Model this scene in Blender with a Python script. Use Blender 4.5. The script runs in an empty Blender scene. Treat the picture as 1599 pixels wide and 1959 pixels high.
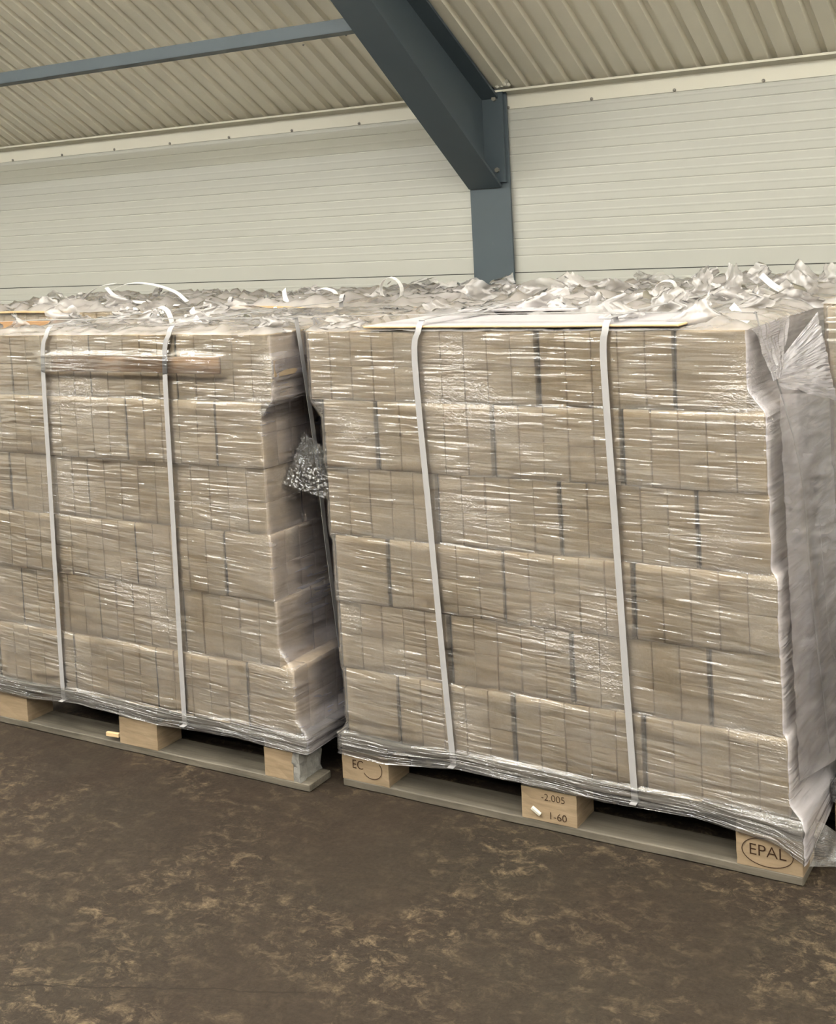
import bpy, bmesh, math, random
from mathutils import Vector, Matrix, noise
import numpy as np

S = bpy.context.scene
COL = S.collection
R = math.radians
random.seed(7)

# ------------------------------------------------------------------ camera
cam_d = bpy.data.cameras.new('camera')
cam = bpy.data.objects.new('camera', cam_d)
COL.objects.link(cam)
cr = Vector((0.85965755, 0.50837121, -0.05047389))
cu = Vector((0.01060644, 0.08101797, 0.99665621))
cf = Vector((-0.51076062, 0.85731838, -0.0642557))
H = 1.4519
cam.matrix_world = Matrix(((cr.x, cu.x, -cf.x, 0), (cr.y, cu.y, -cf.y, 0), (cr.z, cu.z, -cf.z, H), (0, 0, 0, 1)))
cam_d.sensor_fit = 'VERTICAL'
cam_d.sensor_height = 36
cam_d.lens = 2382.02 / 1959 * 36
cam_d.shift_y = -(979.5 - 600.1) / 1959
cam_d.clip_start = 0.05
S.camera = cam

# ------------------------------------------------------------------ world, lamps, exposure
S.view_settings.view_transform = 'Standard'
S.view_settings.look = 'None'
S.view_settings.gamma = 1
S.view_settings.exposure = -0.05
w = bpy.data.worlds.new('hall_air')
S.world = w
w.use_nodes = True
w.node_tree.nodes['Background'].inputs[0].default_value = (0.8, 0.85, 1.0, 1)
w.node_tree.nodes['Background'].inputs[1].default_value = 0.05


def lamp(x, y, z, power, col=(1.0, 0.93, 0.80), sx=1.5, sy=0.10, rx=0.0, rz=0.0):
    d = bpy.data.lights.new('tube_and_fill_light', 'AREA')
    d.shape = 'RECTANGLE'
    d.size = sx
    d.size_y = sy
    d.energy = power
    d.color = col
    o = bpy.data.objects.new('tube_and_fill_light', d)
    COL.objects.link(o)
    o.location = (x, y, z)
    o.rotation_euler = (R(rx), 0, R(rz))
    return o


WARM = (0.985, 1.0, 1.045)
for ly, lz, n0, dn, up in ((1.5, 3.45, 8, 18, 92), (-0.6, 4.3, 8, 24, 90), (-3.0, 3.9, 8, 35, 80), (3.2, 3.0, 8, 0.5, 19)):  # last row is unseen fill, added to brighten the roof from below
    for k in range(n0):                       # all but the last are rows of fluorescent tubes hung under the roof, shining down and up
        lamp(-7.6 + k * 1.75, ly, lz, dn, WARM, sy=0.20)
        lamp(-7.6 + k * 1.75, ly, lz + 0.05, up, WARM, sy=0.20, rx=180)
S.cycles.max_bounces = 8
S.cycles.transparent_max_bounces = 12
S.cycles.glossy_bounces = 3
S.cycles.caustics_reflective = False
S.cycles.caustics_refractive = False
S.cycles.adaptive_threshold = 0.03

# ------------------------------------------------------------------ material helpers


def srgb(r, g, b):
    f = lambda c: (c / 12.92 if c <= 0.04045 else ((c + 0.055) / 1.055) ** 2.4)
    return (f(r / 255), f(g / 255), f(b / 255), 1)


class NT:
    def __init__(s, name):
        s.m = bpy.data.materials.new(name)
        s.m.use_nodes = True
        s.t = s.m.node_tree
        s.t.nodes.clear()
        s.out = s.t.nodes.new('ShaderNodeOutputMaterial')

    def n(s, typ, ins=None, **kw):
        nd = s.t.nodes.new('ShaderNode' + typ)
        for k, v in kw.items():
            setattr(nd, k, v)
        for k, v in (ins or {}).items():
            if hasattr(v, 'is_output') or isinstance(v, bpy.types.NodeSocket):
                s.t.links.new(v, nd.inputs[k])
            else:
                nd.inputs[k].default_value = v
        return nd

    def math(s, op, a, b=0.0, c=None, clamp=False):
        nd = s.t.nodes.new('ShaderNodeMath')
        nd.operation = op
        nd.use_clamp = clamp
        for i, v in enumerate((a, b) if c is None else (a, b, c)):
            if isinstance(v, bpy.types.NodeSocket):
                s.t.links.new(v, nd.inputs[i])
            else:
                nd.inputs[i].default_value = v
        return nd.outputs[0]

    def mix(s, fac, a, b):
        nd = s.t.nodes.new('ShaderNodeMix')
        nd.data_type = 'RGBA'
        for i, v in ((0, fac), (6, a), (7, b)):
            if isinstance(v, bpy.types.NodeSocket):
                s.t.links.new(v, nd.inputs[i])
            else:
                nd.inputs[i].default_value = v
        return nd.outputs[2]

    def rng(s, v, a, b, c, d):
        nd = s.n('MapRange', {0: v, 1: a, 2: b, 3: c, 4: d})
        return nd.outputs[0]

    def coords(s, kind='Object', scale=(1, 1, 1), rot=(0, 0, 0)):
        tc = s.n('TexCoord')
        mp = s.n('Mapping', {'Vector': tc.outputs[kind], 'Scale': scale, 'Rotation': rot})
        return mp.outputs[0]

    def noise(s, vec, scale=5, detail=4, rough=0.55, dist=0.0):
        return s.n('TexNoise', {'Vector': vec, 'Scale': scale, 'Detail': detail, 'Roughness': rough, 'Distortion': dist}).outputs[0]

    def surf(s, sock):
        s.t.links.new(sock, s.out.inputs[0])
        return s.m

    def pbsdf(s, col, rough=0.6, bump=None, bstr=0.3, bdist=0.002, metal=0.0, spec=0.5):
        ins = {'Base Color': col, 'Roughness': rough, 'Metallic': metal, 'Specular IOR Level': spec}
        if bump is not None:
            b = s.n('Bump', {'Height': bump, 'Strength': bstr, 'Distance': bdist})
            ins['Normal'] = b.outputs[0]
        return s.surf(s.n('BsdfPrincipled', ins).outputs[0])


def mat_floor():
    t = NT('stained_concrete')
    c = t.coords('Object')
    cs = t.coords('Object', (1.0, 1.25, 1))
    big = t.noise(c, 1.3, 5, 0.6, 0.6)
    mid = t.noise(c, 5.0, 8, 0.7, 0.4)
    fine = t.noise(cs, 19, 12, 0.80, 0.5)
    area = t.noise(c, 2.3, 3, 0.5, 0.8)
    base = t.mix(t.rng(big, 0.35, 0.65, 0, 1), srgb(42, 32, 26), srgb(46, 41, 34))
    base = t.mix(t.rng(mid, 0.35, 0.70, 0, 0.75), base, srgb(35, 28, 23))
    fl = t.math('MULTIPLY', t.rng(fine, 0.50, 0.66, 0, 1), t.rng(area, 0.40, 0.60, 0.18, 1.15), clamp=True)
    col = t.mix(fl, base, srgb(106, 92, 72))
    dk = t.rng(t.noise(cs, 26, 10, 0.8, 0.3), 0.50, 0.66, 0, 0.7)
    col = t.mix(dk, col, srgb(38, 31, 25))
    gr = t.noise(c, 120, 5, 0.7)
    col = t.mix(t.rng(gr, 0.35, 0.7, 0.0, 0.5), col, srgb(58, 50, 40))
    col = t.mix(t.rng(t.noise(c, 75, 5, 0.7), 0.45, 0.7, 0.0, 0.6), col, srgb(30, 25, 20))
    # a hairline crack: it follows a line through the slab
    sep = t.n('SeparateXYZ', {0: c})
    wob = t.noise(c, 9, 4, 0.6)
    yy = t.math('SUBTRACT', sep.outputs[1], t.math('MULTIPLY', sep.outputs[0], 0.43))
    yy = t.math('ADD', yy, t.math('MULTIPLY', wob, 0.05))
    d = t.math('ABSOLUTE', t.math('SUBTRACT', yy, 2.486))
    inx = t.math('LESS_THAN', sep.outputs[0], -1.43)
    ck = t.math('MULTIPLY', t.math('LESS_THAN', d, 0.0024), inx)
    col = t.mix(t.math('MULTIPLY', ck, 0.8), col, srgb(34, 28, 22))
    return t.pbsdf(col, t.rng(mid, 0.3, 0.7, 0.55, 0.75), t.math('ADD', fine, t.math('MULTIPLY', mid, 2.0)), 0.3, 0.004, spec=0.16)


def mat_paint(name, col, rough=0.5, var=0.06, scale=2.0, bstr=0.03, spec=0.4):
    t = NT(name)
    c = t.coords('Object')
    n1 = t.noise(c, scale, 5, 0.6)
    a = tuple(v * (1 - var) for v in col[:3]) + (1,)
    b = tuple(min(1, v * (1 + var)) for v in col[:3]) + (1,)
    return t.pbsdf(t.mix(n1, a, b), rough, t.noise(c, 60, 3), bstr, 0.001, spec=spec)


def mat_steel():
    t = NT('grey_blue_steel_paint')
    c = t.coords('Object')
    n1 = t.noise(c, 3, 5, 0.6)
    col = t.mix(n1, srgb(67, 77, 84), srgb(77, 87, 93))
    sc = t.coords('Object', (9, 9, 3))
    spot = t.rng(t.noise(sc, 4, 8, 0.75), 0.66, 0.72, 0, 0.4)
    col = t.mix(spot, col, srgb(120, 128, 130))
    return t.pbsdf(col, 0.5, t.noise(c, 90, 3), 0.05, 0.001, spec=0.4)


def mat_wood(name, ca, cb, knots=True, grain=(3, 60, 60), dirt=0.3, rough=0.75):
    t = NT(name)
    c = t.coords('Object', grain)
    g = t.noise(c, 1.0, 8, 0.65, 0.6)
    c2 = t.coords('Object')
    big = t.noise(c2, 6, 5, 0.6)
    oi = t.n('ObjectInfo')
    col = t.mix(t.rng(g, 0.3, 0.7, 0, 1), ca, cb)
    col = t.mix(t.rng(big, 0.45, 0.8, 0, dirt), col, tuple(v * 0.45 for v in ca[:3]) + (1,))
    col = t.mix(t.math('MULTIPLY', oi.outputs['Random'], 0.35), col, tuple(v * 0.72 for v in cb[:3]) + (1,))
    return t.pbsdf(col, rough, g, 0.35, 0.0015, spec=0.25)


def mat_brick():
    t = NT('pressed_sawdust')
    c = t.coords('Object')
    oi = t.n('ObjectInfo')
    off = t.n('VectorMath', {0: c, 1: oi.outputs['Location']}, operation='ADD').outputs[0]
    f = t.noise(off, 260, 6, 0.75)
    m = t.noise(off, 34, 6, 0.7, 0.5)
    st = t.n('Mapping', {'Vector': off, 'Scale': (1, 1, 5)}).outputs[0]
    bands = t.noise(st, 22, 4, 0.6)
    col = t.mix(t.rng(f, 0.3, 0.7, 0, 1), srgb(228, 204, 166), srgb(248, 232, 202))
    col = t.mix(t.rng(m, 0.4, 0.75, 0, 0.5), col, srgb(208, 180, 140))
    col = t.mix(t.rng(bands, 0.5, 0.8, 0, 0.35), col, srgb(246, 226, 194))
    col = t.mix(t.math('MULTIPLY', oi.outputs['Random'], 0.45), col, srgb(222, 194, 154))
    return t.pbsdf(col, 0.9, t.math('ADD', f, t.math('MULTIPLY', m, 2.5)), 0.5, 0.002, spec=0.15)


def mat_film(name, veil0, veil1, streak=1.0, crinkle=0.6, tint=(0.985, 0.98, 0.975, 1), rough=0.09, gl=0.02, kind='UV', sc=(8.0, 84.0), cheap=False, vcol=(0.9, 0.88, 0.88, 1)):
    """Clear stretch film: see-through with a thin milky veil and a glossy, wrinkled surface."""
    t = NT(name)
    warp = t.noise(t.coords(kind, (3, 3, 3)), 1.0, 2)
    c1 = t.coords(kind, (sc[0], sc[1], sc[1]))
    s1 = t.noise(c1, 1.0, 1.5, 0.5, 0.25)
    patch = t.noise(t.coords(kind, (5.5, 9, 9)), 1.0, 2)
    amt = t.rng(patch, 0.36, 0.56, 0.15, 1.0)
    nrm = t.n('Bump', {'Height': s1, 'Strength': amt, 'Distance': 0.0085 * streak}).outputs[0]
    if not cheap:
        c3 = t.coords(kind, (70, 80, 80))
        s3 = t.noise(c3, 1.0, 2, 0.6, 1.5)
        mask = t.rng(warp, 0.50, 0.66, 0, 1)
        nrm = t.n('Bump', {'Height': s3, 'Strength': t.math('MULTIPLY', mask, crinkle), 'Distance': 0.012, 'Normal': nrm}).outputs[0]
    fr = t.n('Fresnel', {'IOR': 1.45}).outputs[0]
    fac = t.math('ADD', t.math('MULTIPLY', fr, 1.0), gl, clamp=True)
    glo = t.n('BsdfGlossy', {'Color': (1, 1, 1, 1), 'Roughness': rough, 'Normal': nrm}).outputs[0]
    tr = t.n('BsdfTransparent', {'Color': tint}).outputs[0]
    di = t.n('BsdfDiffuse', {'Color': vcol, 'Normal': nrm}).outputs[0]
    tl = t.n('BsdfTranslucent', {'Color': vcol}).outputs[0]
    dt = t.n('MixShader', {0: 0.3, 1: di, 2: tl}).outputs[0]
    vn = t.math('ADD', t.math('MULTIPLY', warp, 0.65), t.math('MULTIPLY', s1, 0.35))
    veil = t.rng(vn, 0.35, 0.65, veil0, veil1)
    base = t.n('MixShader', {0: veil, 1: tr, 2: dt}).outputs[0]
    return t.surf(t.n('MixShader', {0: fac, 1: base, 2: glo}).outputs[0])


def mat_simple(name, col, rough=0.5, spec=0.4):
    t = NT(name)
    c = t.coords('Object')
    n1 = t.noise(c, 40, 4)
    return t.pbsdf(t.mix(n1, tuple(v * 0.93 for v in col[:3]) + (1,), col), rough, n1, 0.1, 0.0006, spec=spec)


M = dict(
    floor=mat_floor(),
    wall=mat_paint('white_sandwich_panel', srgb(184, 184, 176), 0.42, 0.03, 1.2),
    joint=mat_simple('panel_joint', srgb(70, 70, 66), 0.8),
    trim=mat_paint('cream_trim', srgb(222, 218, 203), 0.45, 0.03, 2),
    roof=mat_paint('cream_roof_sheet', srgb(232, 226, 208), 0.36, 0.05, 3),
    steel=mat_steel(),
    brick=mat_brick(),
    pallet=mat_wood('weathered_pallet_wood', srgb(70, 66, 58), srgb(106, 99, 88), grain=(4, 70, 70), dirt=0.6),
    block=mat_wood('pallet_block_wood', srgb(122, 104, 82), srgb(148, 130, 106), grain=(9, 9, 70)),
    greyblock=mat_wood('grey_fibre_block', srgb(104, 102, 98), srgb(140, 138, 132), grain=(60, 60, 60)),
    dark=mat_simple('burnt_mark', srgb(52, 36, 26), 0.9, 0.1),
    slat=mat_wood('brown_slat_wood', srgb(150, 114, 80), srgb(176, 142, 106), grain=(4, 50, 70)),
    sheet=mat_wood('light_board_edge', srgb(190, 160, 118), srgb(212, 186, 146), grain=(4, 50, 90)),
    curl=mat_simple('loose_strapping', srgb(222, 220, 218), 0.4, 0.5),
    strap=mat_simple('white_strapping', srgb(152, 150, 150), 0.42, 0.5),
    white=mat_simple('white_board_face', srgb(172, 168, 170), 0.5),
    film=mat_film('clear_stretch_film', 0.04, 0.26, rough=0.07, gl=0.085, vcol=(0.95, 0.91, 0.88, 1)),
    crinkle=mat_film('crinkled_film', 0.0, 0.10, streak=2.0, crinkle=2.5, gl=0.12, rough=0.08, sc=(40, 40)),
    midfilm=mat_film('doubled_stretch_film', 0.12, 0.38, rough=0.12, gl=0.04, vcol=(0.82, 0.77, 0.81, 1)),
    foldfilm=mat_film('folded_stretch_film', 0.30, 0.55, rough=0.14, gl=0.05, vcol=(0.70, 0.66, 0.69, 1)),
    sidefilm=mat_film('layered_stretch_film', 0.45, 0.80, gl=0.05, rough=0.16, streak=0.8, vcol=(0.92, 0.87, 0.90, 1)),
    wrap=mat_film('pack_wrapper_film', 0.01, 0.06, streak=0.5, rough=0.2, gl=0.0, kind='Object', sc=(22, 34), cheap=True),
    ruffle=mat_film('ruffled_film', 0.40, 0.85, vcol=(0.56, 0.53, 0.515, 1), streak=0.6, gl=0.03, rough=0.2, kind='Object', sc=(16, 16), cheap=True),
    screw=mat_simple('screw_head', srgb(130, 126, 118), 0.4),
    putty=mat_simple('white_foam', srgb(214, 210, 196), 0.7),
)

# ------------------------------------------------------------------ mesh helpers


def link(name, me, mat=None, parent=None, smooth=False):
    if mat is not None:
        me.materials.append(mat)
    if smooth:
        me.polygons.foreach_set('use_smooth', [True] * len(me.polygons))
    o = bpy.data.objects.new(name, me)
    COL.objects.link(o)
    if parent is not None:
        o.parent = parent
    return o


def from_data(name, verts, faces, mat=None, parent=None, smooth=False, uvs=None):
    me = bpy.data.meshes.new(name)
    me.from_pydata(verts, [], faces)
    if uvs is not None:
        ul = me.uv_layers.new(name='UVMap')
        for lp in me.loops:
            ul.data[lp.index].uv = uvs[lp.vertex_index]
    me.update()
    return link(name, me, mat, parent, smooth)


def box_bm(bm, x0, x1, y0, y1, z0, z1, bev=0.0, seg=1):
    r = bmesh.ops.create_cube(bm, size=1)
    vs = r['verts']
    for v in vs:
        v.co = Vector((x0 + (v.co.x + 0.5) * (x1 - x0), y0 + (v.co.y + 0.5) * (y1 - y0), z0 + (v.co.z + 0.5) * (z1 - z0)))
    if bev:
        es = list({e for v in vs for e in v.link_edges})
        bmesh.ops.bevel(bm, geom=es, offset=bev, segments=seg, affect='EDGES', profile=0.5)


def box(name, x0, x1, y0, y1, z0, z1, mat, parent=None, bev=0.0, seg=1, smooth=False):
    bm = bmesh.new()
    box_bm(bm, x0, x1, y0, y1, z0, z1, bev, seg)
    me = bpy.data.meshes.new(name)
    bm.to_mesh(me)
    bm.free()
    return link(name, me, mat, parent, smooth)


def empty(name, loc, label=None, cat=None, group=None, rz=0.0):
    o = bpy.data.objects.new(name, None)
    COL.objects.link(o)
    o.location = loc
    o.rotation_euler = (0, 0, rz)
    o.empty_display_size = 0.1
    tag(o, label, cat, group)
    return o


def tag(o, label=None, cat=None, group=None, kind=None):
    if label:
        o['label'] = label
    if cat:
        o['category'] = cat
    if group:
        o['group'] = group
    if kind:
        o['kind'] = kind
    return o


def extrude_profile(name, prof, a, b, mat, parent=None, axis='x'):
    """prof: list of (p,q) points swept from a to b along the axis."""
    n = len(prof)
    vs = []
    for t in (a, b):
        for p, q in prof:
            vs.append((t, p, q) if axis == 'x' else (p, t, q))
    fs = [(i, i + 1, n + i + 1, n + i) for i in range(n - 1)]
    return from_data(name, vs, fs, mat, parent)


def ribbon(name, pts, wdir, width, mat, parent=None, thick=0.0009, smooth=True):
    """flat band along pts; wdir = Vector or list of Vectors across the band"""
    vs, fs = [], []
    n = len(pts)
    P = [Vector(p) for p in pts]
    for i, p in enumerate(P):
        wd = (wdir[i] if isinstance(wdir, list) else wdir).normalized()
        tg = (P[min(i + 1, n - 1)] - P[max(i - 1, 0)]).normalized()
        nn = tg.cross(wd).normalized() * thick
        for sx, sn in ((-1, -1), (1, -1), (1, 1), (-1, 1)):
            vs.append(p + wd * (sx * width / 2) + nn * sn * 0.5)
    for i in range(n - 1):
        for k in range(4):
            a, b = 4 * i + k, 4 * i + (k + 1) % 4
            fs.append((a, b, b + 4, a + 4))
    fs.append((0, 1, 2, 3))
    fs.append((4 * n - 1, 4 * n - 2, 4 * n - 3, 4 * n - 4))
    return from_data(name, [tuple(v) for v in vs], fs, mat, parent, False)


def fbm(x, y, z=0.0, o=3):
    return noise.fractal(Vector((x, y, z)), 1.0, 2.0, o)


def ridge(x, y, z=0.0):
    return 1.0 - min(1.0, abs(noise.noise(Vector((x, y, z)))) * 3.2)


def catmull(pts, n=8):
    P = [Vector(p) for p in pts]
    P = [P[0] * 2 - P[1]] + P + [P[-1] * 2 - P[-2]]
    out = []
    for i in range(1, len(P) - 2):
        for k in range(n):
            t = k / n
            a, b, c, d = P[i - 1], P[i], P[i + 1], P[i + 2]
            out.append(0.5 * ((2 * b) + (c - a) * t + (2 * a - 5 * b + 4 * c - d) * t * t + (3 * b - a - 3 * c + d) * t ** 3))
    out.append(P[-2])
    return out


# ------------------------------------------------------------------ the hall
WY, ZT, SL = 5.2, 2.069, 0.56
XL, XR, YF = -9.0, 5.0, -7.2
RY = -1.0
ZR = ZT + SL * (WY - RY)

tag(box('floor', XL, XR, YF, WY + 0.1, -0.1, 0.0, M['floor']), kind='structure')
# back wall: micro-profiled sandwich panels, grooves every 77.5 mm, a joint every metre
prof = []
z = 0.0
JZ = 1.247
zs = sorted([JZ - 0.0775 * k for k in range(1, 16)] + [JZ + 0.0775 * k for k in range(1, 11)])
prof.append((WY, 0.0))
for g in sorted(zs + [JZ]):
    if g == JZ:
        prof += [(WY, g - 0.0022), (WY + 0.012, g - 0.0016), (WY + 0.012, g + 0.0016), (WY, g + 0.0022)]
    else:
        prof += [(WY, g - 0.004), (WY + 0.0022, g - 0.001), (WY + 0.0022, g + 0.001), (WY, g + 0.004)]
        m = g + 0.03875
        if abs(m - JZ) > 0.01:
            prof += [(WY, m - 0.006), (WY - 0.0006, m - 0.002), (WY - 0.0006, m + 0.002), (WY, m + 0.006)]
prof.append((WY, ZT + 0.1))
prof = sorted(prof, key=lambda p: p[1])
tag(extrude_profile('wall_back', prof, XL, XR, M['wall']), kind='structure')
tag(box('wall_left', XL - 0.1, XL, YF, WY, 0, ZR + 0.1, M['wall']), kind='structure')
tag(box('wall_right', XR, XR + 0.1, YF, WY, 0, ZR + 0.1, M['wall']), kind='structure')
tag(box('wall_front', XL, XR, YF - 0.1, YF, 0, ZT + 0.1, M['wall']), kind='structure')

# roof: trapezoidal sheet, ribs run up the slope, one every 99 mm
vs, fs = [], []
PIT = 0.0993
x = XL
px = []
off = (-2.3085 - XL) % PIT
x = XL + off - PIT
while x < XR:
    # wide flat low pan, narrow raised recess between
    px += [(x, 0.0), (x + 0.058, 0.0), (x + 0.068, 0.022), (x + 0.089, 0.022)]
    x += PIT
for (yy, zz) in ((WY + 0.02, ZT + SL * -0.02), (RY, ZR), (YF, ZR - SL * (RY - YF))):
    for (a, h) in px:
        vs.append((a, yy, zz + h + 0.004))
n = len(px)
for r_ in range(2):
    for i in range(n - 1):
        fs.append((r_ * n + i, r_ * n + i + 1, (r_ + 1) * n + i + 1, (r_ + 1) * n + i))
tag(from_data('ceiling', vs, fs, M['roof']), kind='structure')

tag(box('trim_2', XL, XR, WY - 0.0006, WY + 0.004, JZ - 0.0019, JZ + 0.0019, M['joint']), kind='structure')
# trim under the eaves
tr = from_data('trim_1',
               [(XL, WY - 0.004, 2.0), (XR, WY - 0.004, 2.0), (XR, WY - 0.006, ZT - 0.004), (XL, WY - 0.006, ZT - 0.004),
                (XR, WY - 0.05, ZT + 0.018), (XL, WY - 0.05, ZT + 0.018),
                (XL, WY, 2.0), (XR, WY, 2.0),
                (XR, WY - 0.056, ZT + 0.008), (XL, WY - 0.056, ZT + 0.008)],
               [(0, 1, 2, 3), (3, 2, 4, 5), (6, 7, 1, 0), (5, 4, 8, 9)], M['trim'])
tag(tr, kind='structure')
bm = bmesh.new()
bmesh.ops.create_icosphere(bm, subdivisions=2, radius=0.0075)
for v in bm.verts:
    v.co.y *= 0.6
sm = bpy.data.meshes.new('screw')
bm.to_mesh(sm)
bm.free()
sm.materials.append(M['screw'])
for k in range(12):
    o = bpy.data.objects.new('screw', sm)
    COL.objects.link(o)
    o.parent = tr
    o.location = (-5.84 + 0.4105 * k if k < 9 else -2.145 + 0.38 * (k - 9), WY - 0.007, 2.007)
for (sx, sy) in ((-4.45, 4.0), (-4.15, 4.02), (-3.82, 4.0), (-3.1, 4.7), (-3.35, 4.72), (-2.02, 4.62), (-1.62, 4.72), (-1.34, 4.66)):
    o = bpy.data.objects.new('screw', sm)
    COL.objects.link(o)
    o.location = (sx, sy, ZT + SL * (WY - sy) + 0.002)
    o.scale = (0.8, 0.8, 0.8)
    o.parent = bpy.data.objects['ceiling']

# steel portal frame
pf = empty('portal_frame', (-2.657, 5.17, 0), 'dark grey-blue steel column with haunched rafter rising from it against the white wall', 'steel frame')


def part(o):
    # the frame stands right against the wall
    o.location = (o.location.x * KF, o.location.y * KF, H + (o.location.z - H) * KF)
    for v in o.data.vertices:
        v.co *= KF
    o.parent = pf
    o.matrix_parent_inverse = Matrix.Translation((2.657, -5.17, 0))
    return o


KF = 1.034
CX0, CX1 = -2.672, -2.47
bm = bmesh.new()
box_bm(bm, CX0, CX1, 5.0, 5.012, 0.05, 2.085, 0.001)

box_bm(bm, -2.576, -2.566, 5.012, 5.024, 0, 2.08)
me = bpy.data.meshes.new('column')
bm.to_mesh(me)
bm.free()
part(link('column', me, M['steel']))


def slab_yz(name, pts, xa, xb):
    """polygon in the YZ plane given thickness in x"""
    n = len(pts)
    vs = [(xa, p[0], p[1]) for p in pts] + [(xb, p[0], p[1]) for p in pts]
    fs = [tuple(range(n))[::-1], tuple(range(n, 2 * n))] + [(i, (i + 1) % n, n + (i + 1) % n, n + i) for i in range(n)]
    return part(from_data(name, vs, fs, M['steel']))


def yz_plate(name, a, b, t, xa, xb):
    d = Vector((0, b[0] - a[0], b[1] - a[1])).normalized()
    nn = Vector((0, -d.z, d.y)) * t
    return slab_yz(name, [a, b, (b[0] + nn.y, b[1] + nn.z), (a[0] + nn.y, a[1] + nn.z)], xa, xb)


top = lambda y: 2.034 + 0.585 * (5.0 - y)
bot = lambda y: 1.652 + 0.685 * (4.99 - y)
yH = 3.0
slab_yz('web', [(4.988, bot(4.988)), (4.988, top(4.988)), (yH, top(yH)), (yH, bot(yH))], -2.592, -2.582)
yz_plate('lower_flange', (4.996, bot(4.996)), (yH, bot(yH)), 0.012, CX0, -2.508)
yz_plate('upper_flange', (5.0, top(5.0)), (yH, top(yH)), 0.012, CX0, -2.502)
yR = RY
tb = bot(yH)
slab_yz('rafter_web', [(yH, tb), (yH, top(yH)), (yR, top(yR)), (yR, top(yR) - 0.2)], -2.577, -2.567)
yz_plate('rafter_flange', (yH, tb), (yR, top(yR) - 0.2), 0.012, CX0, CX1)
yz_plate('rafter_flange', (yH, top(yH)), (yR, top(yR)), 0.012, CX0, CX1)
part(box('end_plate', -2.66, -2.482, 4.984, 5.0, 1.66, 2.07, M['steel'], bev=0.001))
for bx, bz in ((-2.52, 2.03), (-2.52, 1.715), (-2.62, 2.03)):
    bm = bmesh.new()
    bmesh.ops.create_cone(bm, cap_ends=True, segments=6, radius1=0.012, radius2=0.011, depth=0.012)
    bmesh.ops.rotate(bm, verts=bm.verts, matrix=Matrix.Rotation(R(90), 3, 'X'))
    me = bpy.data.meshes.new('bolt')
    bm.to_mesh(me)
    bm.free()
    o = link('bolt', me, M['screw'])
    o.location = (bx, 4.979, bz)
    part(o)
# purlins above the rafter are hidden; the blob of foam at the top of the column
bm = bmesh.new()
for k in range(9):
    m4 = Matrix.Translation((-2.5 + 0.007 * k, 4.985 + random.uniform(-.01, .01), 2.088 + random.uniform(-.006, .012))) @ Matrix.Scale(random.uniform(.008, .015), 4)
    bmesh.ops.create_icosphere(bm, subdivisions=2, radius=1, matrix=m4)
me = bpy.data.meshes.new('sealant_blob')
bm.to_mesh(me)
bm.free()
part(link('sealant_blob', me, M['putty'], smooth=True))

# tie beam running along the roof to the left
tbm = empty('tie_beam', (-2.76, 4.24, 2.28), 'grey-blue steel beam running left from the rafter under the corrugated roof', 'beam')
bmx = [((XL, -2.762), (4.24, 4.246), (2.280, 2.331)), ((XL, -2.762), (4.24, 4.318), (2.277, 2.283))]
for nm, (a, b), (c, d), (e, f) in (('side_flange', *bmx[0]), ('bottom_flange', *bmx[1]), ('rear_flange', (XL, -2.762), (4.312, 4.318), (2.283, 2.331))):
    o = box(nm, a, b, c, d, e, f, M['steel'], bev=0.0012)
    o.parent = tbm
    o.matrix_parent_inverse = Matrix.Translation((2.76, -4.24, -2.28))

# ------------------------------------------------------------------ pallets


def text_obj(body, size, loc, parent, name='stamped_text', mat=None, sx=1.0):
    c = bpy.data.curves.new(name, 'FONT')
    c.body = body
    c.size = size
    c.align_x = 'CENTER'
    c.align_y = 'CENTER'
    c.extrude = 0.0003
    c.offset = -0.0004
    c.materials.append(mat or M['dark'])
    tmp = bpy.data.objects.new('tmp', c)
    COL.objects.link(tmp)
    bpy.context.view_layer.update()
    me = bpy.data.meshes.new_from_object(tmp.evaluated_get(bpy.context.evaluated_depsgraph_get()))
    bpy.data.objects.remove(tmp)
    o = bpy.data.objects.new(name, me)
    COL.objects.link(o)
    o.parent = parent
    o.location = loc
    o.rotation_euler = (R(90), 0, 0)
    o.scale = (sx, 1, 1)
    return o


def oval(cx, y, cz, rx, rz, parent, name='stamped_oval', a0=0, a1=360, w=0.0016):
    pts = [(cx + rx * math.cos(R(a0 + (a1 - a0) * k / 48)), y, cz + rz * math.sin(R(a0 + (a1 - a0) * k / 48))) for k in range(49)]
    nn = [(Vector((p[0] - cx, 0, (p[2] - cz) * (rx / rz) ** 2))).normalized() for p in pts]
    return ribbon(name, pts, nn, w, M['dark'], parent, 0.0006)


def rough_block(name, x0, x1, y0, y1, z0, z1, mat, parent, seed, amp=0.0012):
    bm = bmesh.new()
    box_bm(bm, x0, x1, y0, y1, z0, z1)
    bmesh.ops.subdivide_edges(bm, edges=bm.edges[:], cuts=5, use_grid_fill=True)
    for v in bm.verts:
        v.co += Vector((fbm(v.co.x * 40 + seed, v.co.y * 40, v.co.z * 40), fbm(v.co.x * 40, v.co.y * 40 + seed, v.co.z * 40), 0)) * amp
        if abs(v.co.z - z1) < 1e-5 or abs(v.co.z - z0) < 1e-5:
            pass
    me = bpy.data.meshes.new(name)
    bm.to_mesh(me)
    bm.free()
    return link(name, me, mat, parent)


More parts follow.
